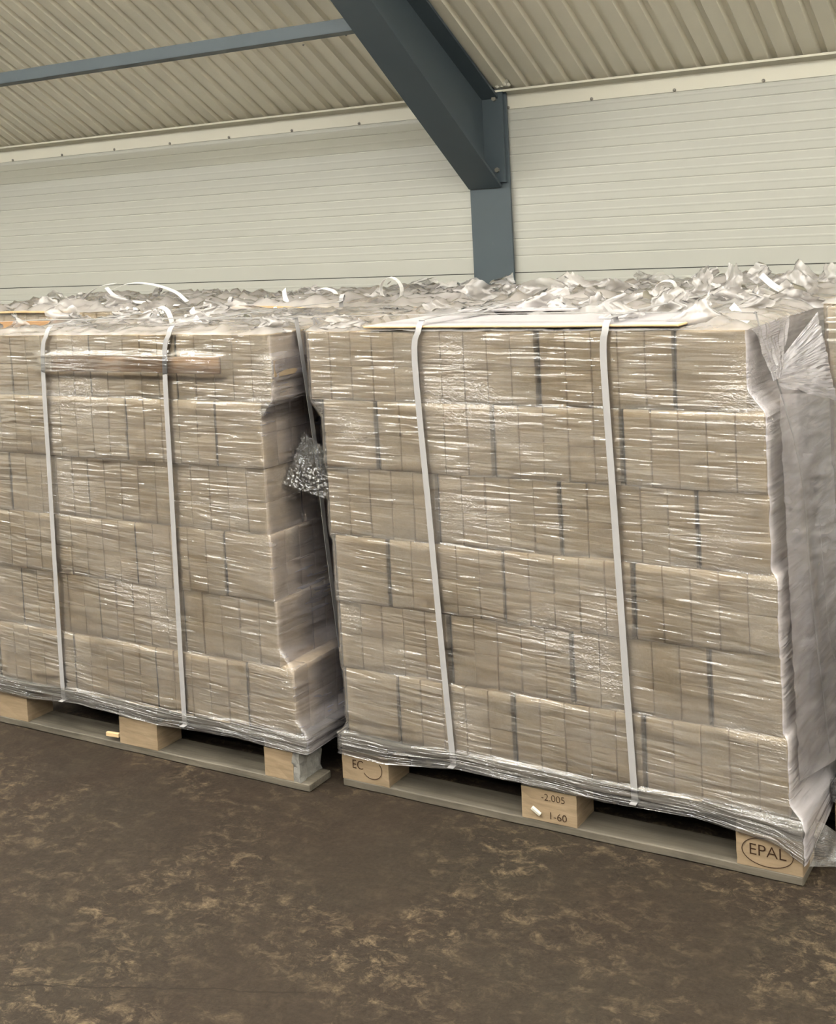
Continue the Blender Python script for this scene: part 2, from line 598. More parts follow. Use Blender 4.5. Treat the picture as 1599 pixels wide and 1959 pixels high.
def board(name, x0, x1, y0, y1, z0, z1, parent, seed, mat=None, along='x'):
    """a sawn board with slightly uneven edges and bevelled arrises"""
    bm = bmesh.new()
    box_bm(bm, x0, x1, y0, y1, z0, z1, 0.0025, 1)
    es = [e for e in bm.edges if abs((e.verts[0].co - e.verts[1].co)[0 if along == 'x' else 1]) > 0.3]
    bmesh.ops.subdivide_edges(bm, edges=es, cuts=24, use_grid_fill=True)
    for v in bm.verts:
        t = v.co.x if along == 'x' else v.co.y
        d = fbm(t * 7 + seed, seed * 3.1, 0) * 0.0022 + fbm(t * 40 + seed, seed) * 0.0008
        if along == 'x':
            v.co.y += d
        else:
            v.co.x += d
        v.co.z += fbm(t * 5 + seed * 1.7, 5.5) * 0.0008
    me = bpy.data.meshes.new(name)
    bm.to_mesh(me)
    bm.free()
    return link(name, me, mat or M['pallet'], parent)


def make_pallet():
    p = empty('pallet', (0, 0, 0), 'x', 'pallet', 'wooden pallets under the loads')
    k = 0
    for y0, y1 in ((0, 0.1), (0.3275, 0.4725), (0.7, 0.8)):
        bm_x = ((0.0, 0.145), (0.5275, 0.6725), (1.055, 1.2))
        b = board('skid_board', 0, 1.2, y0, y1, 0.001, 0.022, p, k + 1.3)
        for x0, x1 in bm_x:
            k += 1
            rough_block('block', x0, x1, y0, y1, 0.022, 0.1, M['block'], p, k * 1.7)
    for x0, x1 in ((0.0, 0.145), (0.5275, 0.6725), (1.055, 1.2)):
        k += 1
        board('cross_board', x0, x1, 0, 0.8, 0.1, 0.122, p, k * 2.1, along='y')
    for y0, y1 in ((0, 0.145), (0.185, 0.285), (0.3275, 0.4725), (0.515, 0.615), (0.655, 0.8)):
        k += 1
        board('deck_board', 0, 1.2, y0, y1, 0.122, 0.144, p, k * 0.9)
    return p


def copy_tree(o, parent=None):
    c = o.copy()
    COL.objects.link(c)
    c.parent = parent
    for ch in o.children:
        copy_tree(ch, c)
    return c


ML = (-1.8718, 2.6326)
LL = (-3.1297, 2.5597)
RL = (-0.652, 2.86)
pallet_m = make_pallet()
pallet_m.location = (*ML, 0)
pallet_m['label'] = 'wooden pallet with an oval burnt stamp on its corner block, under the tall load'
B2 = [(-4.36, 3.5), (-3.12, 3.49), (-1.87, 3.5)]
plabels = [(LL, 'weathered wooden pallet with a grey fibre corner block, under the left load'),
           (RL, 'wooden pallet under the load cut off by the right edge of the photo')]
pals = {}
for (loc, lab) in plabels + [(B2[i], s) for i, s in enumerate((
        'wooden pallet in the back row, farthest left, near the wall',
        'wooden pallet in the back row, second from the left',
        'wooden pallet in the back row, behind the tall stamped-pallet load'))]:
    c = copy_tree(pallet_m)
    c.location = (*loc, 0)
    c['label'] = lab
    pals[loc] = c
# marks of the middle pallet: stamped oval with letters on the right block, codes on the other two
blks = [c for c in pallet_m.children if c.name.startswith('block')]


def cen(o):
    v = [q.co for q in o.data.vertices]
    return Vector((sum(q.x for q in v) / len(v), sum(q.y for q in v) / len(v), 0))


front = sorted([b for b in blks if cen(b).y < 0.1], key=lambda b: cen(b).x)
yb = -0.0016
text_obj('EPAL', 0.037, (1.124, yb, 0.062), front[2], sx=1.05)
oval(1.124, yb - 0.0003, 0.061, 0.056, 0.032, front[2])
text_obj('EC', 0.034, (0.050, yb, 0.066), front[0], sx=0.9)
oval(0.095, yb - 0.0003, 0.062, 0.030, 0.026, front[0], 'stamped_arc', -150, 40)
text_obj('-2.005', 0.024, (0.612, yb, 0.083), front[1], sx=1.05)
text_obj('1-60', 0.026, (0.622, yb, 0.039), front[1], sx=1.05)
o = box('wood_chip', -0.013, 0.013, -0.004, 0.004, -0.004, 0.004, M['putty'], front[1], 0.001)
o.location = (0.568, -0.006, 0.047)
o.rotation_euler = (0.3, R(38), 0.2)
# left pallet: grey fibre corner block, a splinter by the middle block
pL = pals[LL]
for c in list(pL.children):
    if c.type == 'MESH' and c.name.startswith('block'):
        cc = cen(c)
        for ch in list(c.children):
            bpy.data.objects.remove(ch)
        if cc.x > 1 and cc.y < 0.1:
            bpy.data.objects.remove(c)
            g = rough_block('block', 1.055, 1.15, 0.0, 0.1, 0.022, 0.1, M['block'], pL, 9.1, 0.002)
            g['label'] = 'short corner block with grey frayed end'
            e_ = rough_block('block_end', 1.150, 1.1725, 0.0, 0.1, 0.022, 0.1, M['greyblock'], g, 4.4, 0.006)
        elif 0.4 < cc.x < 0.8 and cc.y < 0.1:
            s_ = box('splinter', -0.022, 0.022, -0.005, 0.005, -0.006, 0.006, M['sheet'], c, 0.001)
            s_.location = (0.5, 0.0, 0.042)
            s_.rotation_euler = (0, 0.03, 0.15)
for key, p in pals.items():
    if key != LL:
        for c in p.children:
            for ch in list(c.children):
                bpy.data.objects.remove(ch)

# ------------------------------------------------------------------ briquettes and packs
BW, BD, BH = 0.0636, 0.155, 0.0885


def brick_mesh(seed):
    rnd = random.Random(seed)
    bm = bmesh.new()
    box_bm(bm, -BW / 2 + .0008, BW / 2 - .0008, -BD / 2, BD / 2, 0.0, BH - 0.0002, 0.0022, 2)
    # a pressed groove down each end and small chips off the arrises
    for v in bm.verts:
        v.co.y += fbm(v.co.x * 90 + seed * 7, v.co.z * 90, 1) * 0.0018 * (1 if abs(v.co.y) > 0.07 else 0)
        v.co.x += fbm(v.co.y * 30 + seed, v.co.z * 50, 2) * 0.0009
    me = bpy.data.meshes.new('briquette')
    bm.to_mesh(me)
    bm.free()
    me.materials.append(M['brick'])
    me.polygons.foreach_set('use_smooth', [True] * len(me.polygons))
    return me


BM = [brick_mesh(i) for i in range(5)]
PW, PD, PH = 5 * 0.0645, 0.156, 2 * BH


def wrapper_mesh(seed):
    """thin shrink film round ten briquettes, dimpled between the columns and puckered at the ends"""
    hx, hy = PW / 2 + 0.0012, PD / 2 + 0.0014
    nx, ny, nz = 40, 16, 20
    vs, fs, uv = [], [], []
    per = []
    for i in range(nx):
        per.append((-hx + 2 * hx * i / nx, -hy, 0))
    for i in range(ny):
        per.append((hx, -hy + 2 * hy * i / ny, 1))
    for i in range(nx):
        per.append((hx - 2 * hx * i / nx, hy, 0))
    for i in range(ny):
        per.append((-hx, hy - 2 * hy * i / ny, 1))
    n = len(per)
    for j in range(nz + 1):
        z_ = PH * j / nz
        for (x_, y_, sd) in per:
            d = fbm(x_ * 22 + seed, z_ * 22, y_ * 22, 3) * 0.0014 + 0.0012
            d += 0.0010 * ridge(x_ * 16 + z_ * 8 + seed, z_ * 20, y_ * 18)
            if sd == 0:
                ph = (x_ / 0.0645 + 0.5) % 1.0
                g = min(ph, 1 - ph)
                d -= 0.0022 * math.exp(-(g / 0.07) ** 2)
                nrm = (0, 1 if y_ > 0 else -1)
            else:
                nrm = (1 if x_ > 0 else -1, 0)
            rad = 1.0
            ez = min(z_, PH - z_)
            inn = 0.003 * max(0, 1 - ez / 0.006)
            vs.append((x_ + nrm[0] * (d - inn), y_ + nrm[1] * (d - inn), z_))
    for j in range(nz):
        for i in range(n):
            a, b = j * n + i, j * n + (i + 1) % n
            fs.append((a, b, b + n, a + n))
    me = bpy.data.meshes.new('wrapper')
    me.from_pydata(vs, [], fs)
    me.materials.append(M['wrap'])
    me.polygons.foreach_set('use_smooth', [True] * len(me.polygons))
    me.update()
    return me


WM = [wrapper_mesh(i * 3.3) for i in range(4)]
# merged pack for the back row, where the single bricks are a few pixels
bm = bmesh.new()
for i in range(5):
    for j in range(2):
        box_bm(bm, -PW / 2 + i * 0.0645 + 0.001, -PW / 2 + (i + 1) * 0.0645 - 0.001, -PD / 2, PD / 2, j * BH + 0.0006, (j + 1) * BH - 0.0006, 0.005, 1)
pack_far = bpy.data.meshes.new('briquette_pack')
bm.to_mesh(pack_far)
bm.free()
pack_far.materials.append(M['brick'])

ORD = ['', 'first', 'second', 'third', 'fourth', 'fifth', 'sixth', 'seventh']
COURSE = ['bottom course', 'second course up', 'third course up', 'fourth course up', 'fifth course up', 'top course']
rp = random.Random(11)


def pack(x, y, z_, rot, label, group, full=True, jit=0.003):
    a = (R(90) if rot else 0) + R(rp.uniform(-0.7, 0.7))
    loc = (x + rp.uniform(-jit, jit) * 0.4, y + rp.uniform(-jit, jit), z_)
    if not full:
        o = bpy.data.objects.new('briquette_pack', pack_far)
        COL.objects.link(o)
        o.location = loc
        o.rotation_euler = (0, 0, a)
        tag(o, label, 'pack of briquettes', group)
        return o
    p = empty('briquette_pack', loc, label, 'pack of briquettes', group, a)
    for i in range(5):
        fz = 1 + rp.uniform(-0.055, 0.055)
        for j in range(2):
            b = bpy.data.objects.new('briquette', rp.choice(BM))
            COL.objects.link(b)
            b.parent = p
            b.location = (-PW / 2 + (i + 0.5) * 0.0645, rp.uniform(-0.0016, 0.0016), j * BH * fz)
            b.scale = (1, 1, fz if j == 0 else 2 - fz)
            b.rotation_euler = (0, 0, R(rp.choice((0, 180))))
    wv = bpy.data.objects.new('wrapper', rp.choice(WM))
    COL.objects.link(wv)
    wv.parent = p
    wv.rotation_euler = (0, 0, R(rp.choice((0, 180))))
    return p


def course(load, k, kind, xl, gap, y0, z_, who, group, show, full=True, ygap=0.004, yj=0.0):
    """one course of sixteen packs; kind 'A' has the end-on pack at the left corner, 'B' at the right"""
    W = PD + 3 * PW + 3 * gap
    out = []
    fr = []

    def X(v):      # mirror for B
        return xl + v if kind == 'A' else xl + W - v
    y = y0 + 0.002 + yj
    fr.append((X(PD / 2), y + PW / 2, 1))
    for i in range(3):
        fr.append((X(PD + gap + PW / 2 + i * (PW + gap)), y + PD / 2, 0))
    fr.sort()
    nm = COURSE[k]
    for i, (a, b, r_) in enumerate(fr):
        pos = ['leftmost', 'second from left', 'third from left', 'rightmost'][i]
        pack(a, b, z_, r_, 'briquette pack, %s in %s, front of %s' % (pos, nm, who), group, full)
    XR_ = xl + W - PD / 2
    XL_ = xl + PD / 2
    if kind == 'A':      # right column behind the last front pack
        rc = [(XR_, y + PD + ygap + PW / 2), (XR_, y + PD + 2 * ygap + PW * 1.5)]
        lc = [(XL_, y + PW + ygap + PW / 2)]
    else:
        rc = [(XR_, y + PW + ygap + PW / 2)]
        lc = [(XL_, y + PD + ygap + PW / 2), (XL_, y + PD + 2 * ygap + PW * 1.5)]
    if 'r' in show:
        for i, (a, b) in enumerate(rc):
            pack(a, b, z_, 1, 'briquette pack, %s from the front in %s, right side of %s' % (ORD[i + 2], nm, who), group, full)
    if 'l' in show:
        for i, (a, b) in enumerate(lc):
            pack(a, b, z_, 1, 'briquette pack, %s from the front in %s, left side of %s' % (ORD[i + 2], nm, who), group, full)
    if 'b' in show:       # back row
        yb_ = y + 2 * PW + PD - PD / 2 + 2 * ygap
        for i in range(3):
            v = PD * 0 + PW / 2 + i * (PW + gap)
            pack(X(v), yb_, z_, 0, 'briquette pack, %s across in %s, back of %s' % (ORD[i + 1], nm, who), group, full)
        for j in range(2):
            for i in range(2):
                v = PD + gap + PW / 2 + i * (PW + gap) + 0.04
                pack(X(v), y + PD + ygap + PD / 2 + j * (PD + 0.06) + 0.02, z_, 0,
                     'briquette pack, %s across, inner row %s, %s of %s' % (ORD[i + 1], ('one', 'two')[j], nm, who), group, full)
    return (xl, xl + W, y0 + yj, y0 + yj + 2 * PW + PD + 2 * ygap)


def build_load(origin, xs, kinds, gap, who, group, show_low, show_top, full=True, yjs=None, z0=0.1445, ph=0.1775):
    lay = []
    for k in range(6):
        z_ = z0 + k * ph
        r = course(None, k, kinds[k], origin[0] + xs[k], gap, origin[1] + 0.004, z_, who, group,
                   show_top if k == 5 else show_low, full, yj=(yjs[k] if yjs else 0))
        lay.append((*r, z_, z_ + ph))
    return lay


lay_m = build_load(ML, [0.022, 0.012, 0.010, -0.002, -0.004, -0.042], 'ABABAB', 0.0095, 'the tall load', 'packs in the middle load', 'rl', 'rlb',
                   yjs=[0, 0.003, 0.001, 0.004, 0.002, 0.005])
lay_l = build_load(LL, [0.036, -0.008, -0.014, -0.022, -0.020, 0.018], 'BABABA', 0.0012, 'the left load', 'packs in the left load', 'r', 'rlb',
                   yjs=[0, 0.003, 0.001, 0.003, 0.0, 0.004])
lay_r = build_load(RL, [0.03, 0.02, 0.03, 0.025, 0.02, 0.012], 'BABABA', 0.006, 'the right-edge load', 'packs in the right load', '', 'rlb', ph=0.1835)
names = ['the first back-row load', 'the second back-row load', 'the third back-row load']
lay_b = []
for i, o_ in enumerate(B2):
    lay_b.append(build_load(o_, [0.02, 0.015, 0.02, 0.01, 0.015, 0.01], 'ABABAB' if i % 2 else 'BABABA', 0.004, names[i],
                            'packs in the back row', '', 'rlb', full=False))

# ------------------------------------------------------------------ stretch film


def wrap(name, lay, pal, zbot, label, mat, step=0.008, amp=1.0, seed=0.0, ztop_extra=0.002, parent=None, side_mat=None, bulge=()):
    """a continuous film skin round the load; follows the steps of the courses, dips over the pallet at zbot(s)"""
    X0, Y0 = pal
    zmin, zmax = 0.03, lay[-1][5] + ztop_extra
    rows = int((zmax - zmin) / step) + 1
    zz = [zmin + (zmax - zmin) * j / (rows - 1) for j in range(rows)]

    def outline(z_):
        vals = [X0 - 0.003, X0 + 1.203, Y0 - 0.003, Y0 + 0.803]
        if z_ > 0.15:
            k = min(5, max(0, int((z_ - lay[0][4]) / (lay[0][5] - lay[0][4]))))
            l = lay[k]
            vals = [l[0], l[1], l[2], l[3]]
        outs = list(vals)
        cand = [(X0, X0 + 1.2, Y0, Y0 + 0.8, 0.0, 0.146)] + lay
        for l in cand:
            dz = max(l[4] - z_, z_ - l[5], 0)
            if 0 < dz < 0.12:
                q = 0.8 * dz + 0.001
                outs[0] = min(outs[0], l[0] + q)
                outs[1] = max(outs[1], l[1] - q)
                outs[2] = min(outs[2], l[2] + q)
                outs[3] = max(outs[3], l[3] - q)
        return outs
    nx, ny = int(1.2 / step), int(0.82 / step)
    per = [(0, i / nx) for i in range(nx)] + [(1, i / ny) for i in range(ny)] + [(2, i / nx) for i in range(nx)] + [(3, i / ny) for i in range(ny)]
    n = len(per)
    vs, uv = [], []
    cache = [outline(z_) for z_ in zz]
    for j, z_ in enumerate(zz):
        x0, x1, y0, y1 = cache[j]
        g = 0.0055
        x0 -= g
        x1 += g
        y0 -= g
        y1 += g
        for (sd, t) in per:
            rc = 0.012
            if sd == 0:
                x, y, nn, s = x0 + (x1 - x0) * t, y0, (0, -1), t * 1.2
            elif sd == 1:
                x, y, nn, s = x1, y0 + (y1 - y0) * t, (1, 0), 1.2 + t * 0.82
            elif sd == 2:
                x, y, nn, s = x1 - (x1 - x0) * t, y1, (0, 1), 2.02 + t * 1.2
            else:
                x, y, nn, s = x0, y1 - (y1 - y0) * t, (-1, 0), 3.22 + t * 0.82
            # rounded corners
            L = 1.2 if sd % 2 == 0 else 0.82
            e = min(t, 1 - t) * L
            inn = 0.35 * max(0, rc - e)
            zb = zbot(sd, t)
            zz_ = z_
            if z_ < zb + 0.05:      # gather the lower rows into the hem
                zz_ = zb + (z_ - zmin) * (0.05 / max(0.02, zb + 0.05 - zmin))
            sh = (0.10 if z_ < 0.75 else 0.02)
            wv = noise.noise(Vector((s * 4 + seed, (z_ + s * sh) * 38, 0.3))) * 0.0017
            wv += noise.noise(Vector((s * 9 + seed, (z_ + s * sh) * 95, 1.7))) * 0.0010
            wv += ridge(s * 5 + z_ * 5 + seed, z_ * 9 - s * 3, 4.0) * 0.0016
            for (sx0, sx1, bz0, bz1, dd) in bulge:
                ex = min(s - sx0, sx1 - s) / 0.02
                ez = min(z_ - bz0, bz1 - z_) / 0.008
                wv += dd * max(0.0, min(1.0, 1 + min(ex, 0) * 0.4)) * max(0.0, min(1.0, 1 + min(ez, 0)))
            if z_ < 0.2:
                wv += noise.noise(Vector((s * 3 + seed, z_ * 160, 9))) * 0.004
            d = max(-0.002, wv * amp) - inn
            vs.append((x + nn[0] * d, y + nn[1] * d, zz_))
            uv.append((s, z_ + s * sh * 0.6))
    fs = []
    for j in range(rows - 1):
        for i in range(n):
            a, b = j * n + i, j * n + (i + 1) % n
            fs.append((a, b, b + n, a + n))
    o = from_data(name, vs, fs, mat, parent, True, uv)
    if side_mat is not None:
        o.data.materials.append(side_mat)
        mi = [0] * len(fs)
        for k in range(len(fs)):
            i = k % n
            if nx <= i < nx + ny:
                mi[k] = 1
        o.data.polygons.foreach_set('material_index', mi)
    return o


def top_sheet(lay, parent, seed, drop=0.004, amp=0.022, res=0.012, ext=0.01, flat=None):
    x0, x1, y0, y1, z0, z1 = lay[-1]
    x0 -= ext
    x1 += ext
    y0 -= ext
    y1 += ext
    nx, ny = int((x1 - x0) / res), int((y1 - y0) / res)
    vs = []
    for j in range(ny + 1):
        for i in range(nx + 1):
            x, y = x0 + (x1 - x0) * i / nx, y0 + (y1 - y0) * j / ny
            e = min(x - x0, x1 - x, y - y0, y1 - y)
            k = min(1, e / 0.05)
            h = ridge(x * 7 + seed, y * 9, seed) * amp * 0.8 + ridge(x * 17 + seed, y * 21, 3.0) * amp * 0.45 + max(0, fbm(x * 3 + seed, y * 3, 2)) * amp
            h = h * (0.15 + 0.85 * k) - drop * max(0, 1 - e / 0.012)
            if flat and flat[0] < x < flat[1] and y < flat[2]:
                h = min(h, 0.003)
            vs.append((x, y, z1 + 0.004 + h))
    fs = [(j * (nx + 1) + i, j * (nx + 1) + i + 1, (j + 1) * (nx + 1) + i + 1, (j + 1) * (nx + 1) + i) for j in range(ny) for i in range(nx)]
    return from_data('top_sheet', vs, fs, M['ruffle'], parent, True)


def flap(parent, x, y, z_, wd, ht, rz, seed, lean=0.3, taper=0.5, name='film_flap', curl=0.5):
    """a crumpled tail of film standing up from the pack ends"""
    nu, nv = 16, 12
    vs = []
    c, s = math.cos(rz), math.sin(rz)
    for j in range(nv + 1):
        v = j / nv
        for i in range(nu + 1):
            u = i / nu - 0.5
            wv = wd * (1 - taper * v) * (1 + 0.25 * fbm(seed, v * 3))
            lx = u * wv + 0.25 * wd * fbm(seed * 2.1, v * 2.2)
            ly = lean * ht * v * v + wd * 0.22 * math.sin(u * 6 + seed) * (0.3 + 0.7 * v) * curl
            ly += 0.014 * (ridge(u * 2.2 + seed, v * 1.6, seed) - 0.5)
            lz = ht * v * (1 - 0.25 * abs(u * 2) ** 1.5 + 0.22 * fbm(u * 4 + seed, seed * 1.3)) + 0.004 * fbm(u * 12, v * 12 + seed)
            vs.append((x + c * lx - s * ly, y + s * lx + c * ly, z_ + lz))
    fs = [(j * (nu + 1) + i, j * (nu + 1) + i + 1, (j + 1) * (nu + 1) + i + 1, (j + 1) * (nu + 1) + i) for j in range(nv) for i in range(nu)]
    return from_data(name, vs, fs, M['ruffle'], parent, True)


def lerp_table(tb, t):
    for (a, va), (b, vb) in zip(tb, tb[1:]):
        if t <= b:
            return va + (vb - va) * (t - a) / (b - a)
    return tb[-1][1]


zm = lambda sd, t: (lerp_table([(0, .092), (.12, .088), (.30, .112), (.52, .108), (.62, .104), (.8, .112), (.95, .088), (1, .05)], t) if sd == 0 else
                    (lerp_table([(0, .05), (.15, .06), (.5, .09), (1, .08)], t) if sd == 1 else 0.1))
zl = lambda sd, t: (lerp_table([(0, .104), (.15, .100), (.31, .116), (.56, .104), (.8, .112), (1, .106)], t) if sd == 0 else 0.108)
sf_m = empty('stretch_film', (ML[0] + 0.6, ML[1] + 0.4, 0.03), 'clear stretch film wound round the tall load on the stamped pallet', 'stretch film', 'stretch films round the loads')
sf_l = empty('stretch_film', (LL[0] + 0.6, LL[1] + 0.4, 0.1), 'clear stretch film wound round the left load, streaked with shiny wrinkles', 'stretch film', 'stretch films round the loads')
sf_r = empty('stretch_film', (RL[0] + 0.6, RL[1] + 0.4, 0.1), 'clear stretch film round the load cut off by the right edge', 'stretch film', 'stretch films round the loads')


def under(e):
    """children built in world space keep their place under the empty"""
    mi = Matrix.Translation(-e.location)
    for c in e.children:
        c.matrix_parent_inverse = mi


wrap('wrap_skin', lay_m, ML, zm, '', M['film'], seed=1.1, parent=sf_m, side_mat=M['sidefilm'])
wrap('wrap_skin', lay_l, LL, zl, '', M['film'], seed=7.7, parent=sf_l, side_mat=M['midfilm'], bulge=[(0.33, 1.0, 1.10, 1.155, 0.012), (1.2, 1.40, 1.092, 1.148, 0.009)])
wrap('wrap_skin', lay_r, RL, lambda sd, t: 0.1, '', M['film'], step=0.012, seed=3.7, parent=sf_r)
top_sheet(lay_m, sf_m, 3.3, flat=(-1.76, -0.89, 2.98))
top_sheet(lay_l, sf_l, 8.1, amp=0.014)
top_sheet(lay_r, sf_r, 5.9)
ZTm, ZTl = lay_m[-1][5], lay_l[-1][5]
# big folds seen along the front edges
flap(sf_m, -0.875, 2.70, ZTm, 0.17, 0.085, 0.05, 2.2, 0.25, 0.95, curl=0.2)
flap(sf_m, -1.11, 2.80, ZTm + 0.016, 0.10, 0.06, 0.2, 5.2, 0.5, 0.4)
flap(sf_m, -1.45, 3.12, ZTm, 0.20, 0.06, -0.1, 6.2, 0.3, 0.6)
flap(sf_m, -1.75, 3.05, ZTm, 0.16, 0.05, 0.3, 3.9, 0.3, 0.5)
flap(sf_m, -1.83, 2.68, ZTm, 0.12, 0.04, 0.5, 7.9, 0.9, 0.3)
flap(sf_l, -2.95, 2.80, ZTl, 0.15, 0.075, 0.1, 1.2, 0.1, 0.2)
flap(sf_l, -3.09, 2.72, ZTl, 0.10, 0.06, 0.1, 4.2, 0.1, 0.8)
flap(sf_l, -2.62, 2.82, ZTl, 0.13, 0.06, -0.2, 9.2, 0.2, 0.25)
flap(sf_l, -2.45, 2.80, ZTl, 0.14, 0.045, 0.3, 12.2, 0.2, 0.5)
flap(sf_l, -2.20, 2.85, ZTl, 0.16, 0.03, 0.0, 14.7, 0.2, 0.4)
flap(sf_l, -2.02, 2.62, ZTl, 0.12, 0.045, 0.4, 17.7, 0.3, 0.6)
rf = random.Random(5)
for e, L, n in ((sf_m, lay_m, 26), (sf_l, lay_l, 20), (sf_r, lay_r, 8)):
    x0, x1, y0, y1, a, b = L[-1]
    for k in range(n):
        xx = x0 + 0.04 + (x1 - x0 - 0.08) * (k + 0.5) / n if e is not sf_r else x0 + 0.05 + 0.05 * k
        hh = 0.35 if (e is sf_l and xx > -2.55) or (e is sf_m and xx < -1.6) else 1.0
        flap(e, xx, rf.uniform(y0 + (0.36 if e is sf_m and xx < -0.9 else 0.22), y1 - 0.04), b + 0.004, rf.uniform(0.08, 0.20), hh * rf.uniform(0.025, 0.065), rf.uniform(-0.6, 0.6),
             rf.uniform(0, 50), rf.uniform(-0.3, 0.8), rf.uniform(0.1, 0.9))


# film pulled into a fan at the upper right corner of the middle load
def sheet_patch(name, c, parent, seed, mat, nu=40, nv=30, pleat=0.006, freq=(4, 26)):
    """bilinear patch through corners c[0..3] (bl, br, tr, tl) with pleats radiating along u"""
    C = [Vector(p) for p in c]
    nrm = (C[1] - C[0]).cross(C[3] - C[0]).normalized()
    vs, uv = [], []
    for j in range(nv + 1):
        v = j / nv
        for i in range(nu + 1):
            u = i / nu
            p = C[0] * (1 - u) * (1 - v) + C[1] * u * (1 - v) + C[2] * u * v + C[3] * (1 - u) * v
            h = (noise.noise(Vector((u * freq[0] + seed, v * freq[1], seed))) + 0.6 * noise.noise(Vector((u * freq[0] * 2, v * freq[1] * 2.2 + seed, 2)))) * pleat
            h += 0.012 * math.sin(math.pi * u) * math.sin(math.pi * v) * fbm(u * 2 + seed, v * 2)
            vs.append(tuple(p + nrm * h))
            uv.append((u * 0.4, v * 0.4))
    fs = [(j * (nu + 1) + i, j * (nu + 1) + i + 1, (j + 1) * (nu + 1) + i + 1, (j + 1) * (nu + 1) + i) for j in range(nv) for i in range(nu)]
    return from_data(name, vs, fs, mat, parent, True, uv)


xs_ = ML[0] + 1.115
sheet_patch('film_fold', [(xs_ + 0.055, 2.68, 1.085), (-0.618, 2.845, 1.03), (-0.655, 2.845, 1.232), (xs_ + 0.03, 2.76, 1.125)], sf_m, 2.0, M['foldfilm'], pleat=0.008)
sheet_patch('film_fold', [(xs_ + 0.050, 2.650, 1.10), (xs_ + 0.058, 2.690, 1.105), (xs_ + 0.020, 2.92, 1.222), (xs_ + 0.010, 2.650, 1.212)], sf_m, 6.0, M['foldfilm'], 30, 26, 0.007, (16, 2))
# torn film bridging the gap between the two front loads
sheet_patch('film_fold', [(-2.02, 2.64, 0.80), (-1.872, 2.634, 0.77), (-1.866, 2.632, 0.90), (-2.0, 2.72, 0.93)], sf_l, 21.0, M['crinkle'], 50, 40, 0.009, (16, 16))
sheet_patch('film_fold', [(xs_ + 0.075, 2.665, 0.22), (-0.622, 2.845, 0.22), (-0.618, 2.842, 1.05), (xs_ + 0.058, 2.665, 1.07)], sf_m, 12.0, M['midfilm'], 50, 70, 0.004, (3, 34))
# tail of film lying by the bottom corner
sheet_patch('film_tail', [(-0.665, 2.66, 0.035), (-0.60, 2.72, 0.02), (-0.615, 2.78, 0.055), (-0.667, 2.72, 0.12)], sf_m, 15.0, M['film'], 16, 12, 0.004, (3, 6))
# loose thread of film hanging on the side
ribbon('film_thread', catmull([(-0.668, 2.86, 0.76), (-0.664, 2.87, 0.62), (-0.662, 2.89, 0.5), (-0.655, 2.91, 0.42), (-0.64, 2.95, 0.38)], 6), Vector((0, 1, 0)), 0.003, M['strap'], sf_m, 0.001)
for e in (sf_m, sf_l, sf_r):
    under(e)
# back-row film
bl = ['clear film over the far left back-row load', 'clear film over the second back-row load from the left',
      'clear film with white ruffles over the back-row load beside the column']
for i, o_ in enumerate(B2):
    e = empty('stretch_film', (o_[0] + 0.6, o_[1] + 0.4, 0.1), bl[i], 'stretch film', 'stretch films round the loads')
    wrap('wrap_skin', lay_b[i], o_, lambda sd, t: 0.11, '', M['film'], step=0.02, seed=i * 2.3, parent=e)
    top_sheet(lay_b[i], e, i * 5.1, res=0.018, amp=0.03)
    x0, x1, y0, y1, a, b = lay_b[i][-1]
    for k in range(20):
        flap(e, x0 + 0.04 + (x1 - x0 - 0.08) * (k + rf.random()) / 20, rf.uniform(y0 + 0.03, y1 - 0.03), b + 0.004, rf.uniform(0.08, 0.20),
             rf.uniform(0.02, 0.065) if i < 2 else rf.uniform(0.03, 0.085), rf.uniform(-0.6, 0.6), rf.uniform(0, 50), rf.uniform(-0.4, 0.8), rf.uniform(0.1, 0.9))
    under(e)
for (fx, fy, wd, ht, rz, sd) in ((-1.99, 3.72, .16, .075, .1, 3.1), (-1.86, 3.74, .10, .055, -.2, 5.5), (-1.79, 3.7, .08, .06, .4, 6.7),
                                 (-1.07, 3.6, .06, .11, .2, 8.3), (-1.16, 3.62, .07, .09, -.3, 1.3), (-0.87, 3.6, .09, .10, 0, 9.9)):
    e = [q for q in bpy.data.objects if q.get('label') == bl[2]][0]
    f_ = flap(e, fx, fy, 1.212, wd, ht, rz, sd, 0.1, 0.2)
    f_.matrix_parent_inverse = Matrix.Translation(-e.location)

# ------------------------------------------------------------------ straps


def strap_loop(pts, wdir, label, group='straps round the loads', w=0.0165, loose=()):
    r = empty('strap', pts[0], label, 'strap', group)
    b = ribbon('band', catmull(pts, 5), wdir, w, M['strap'], r, 0.0012)
    for q in loose:
        ribbon('loose_end', catmull(q[0], 8), q[1], w * 0.9, M['strap'], r, 0.001)
    under(r)
    return r


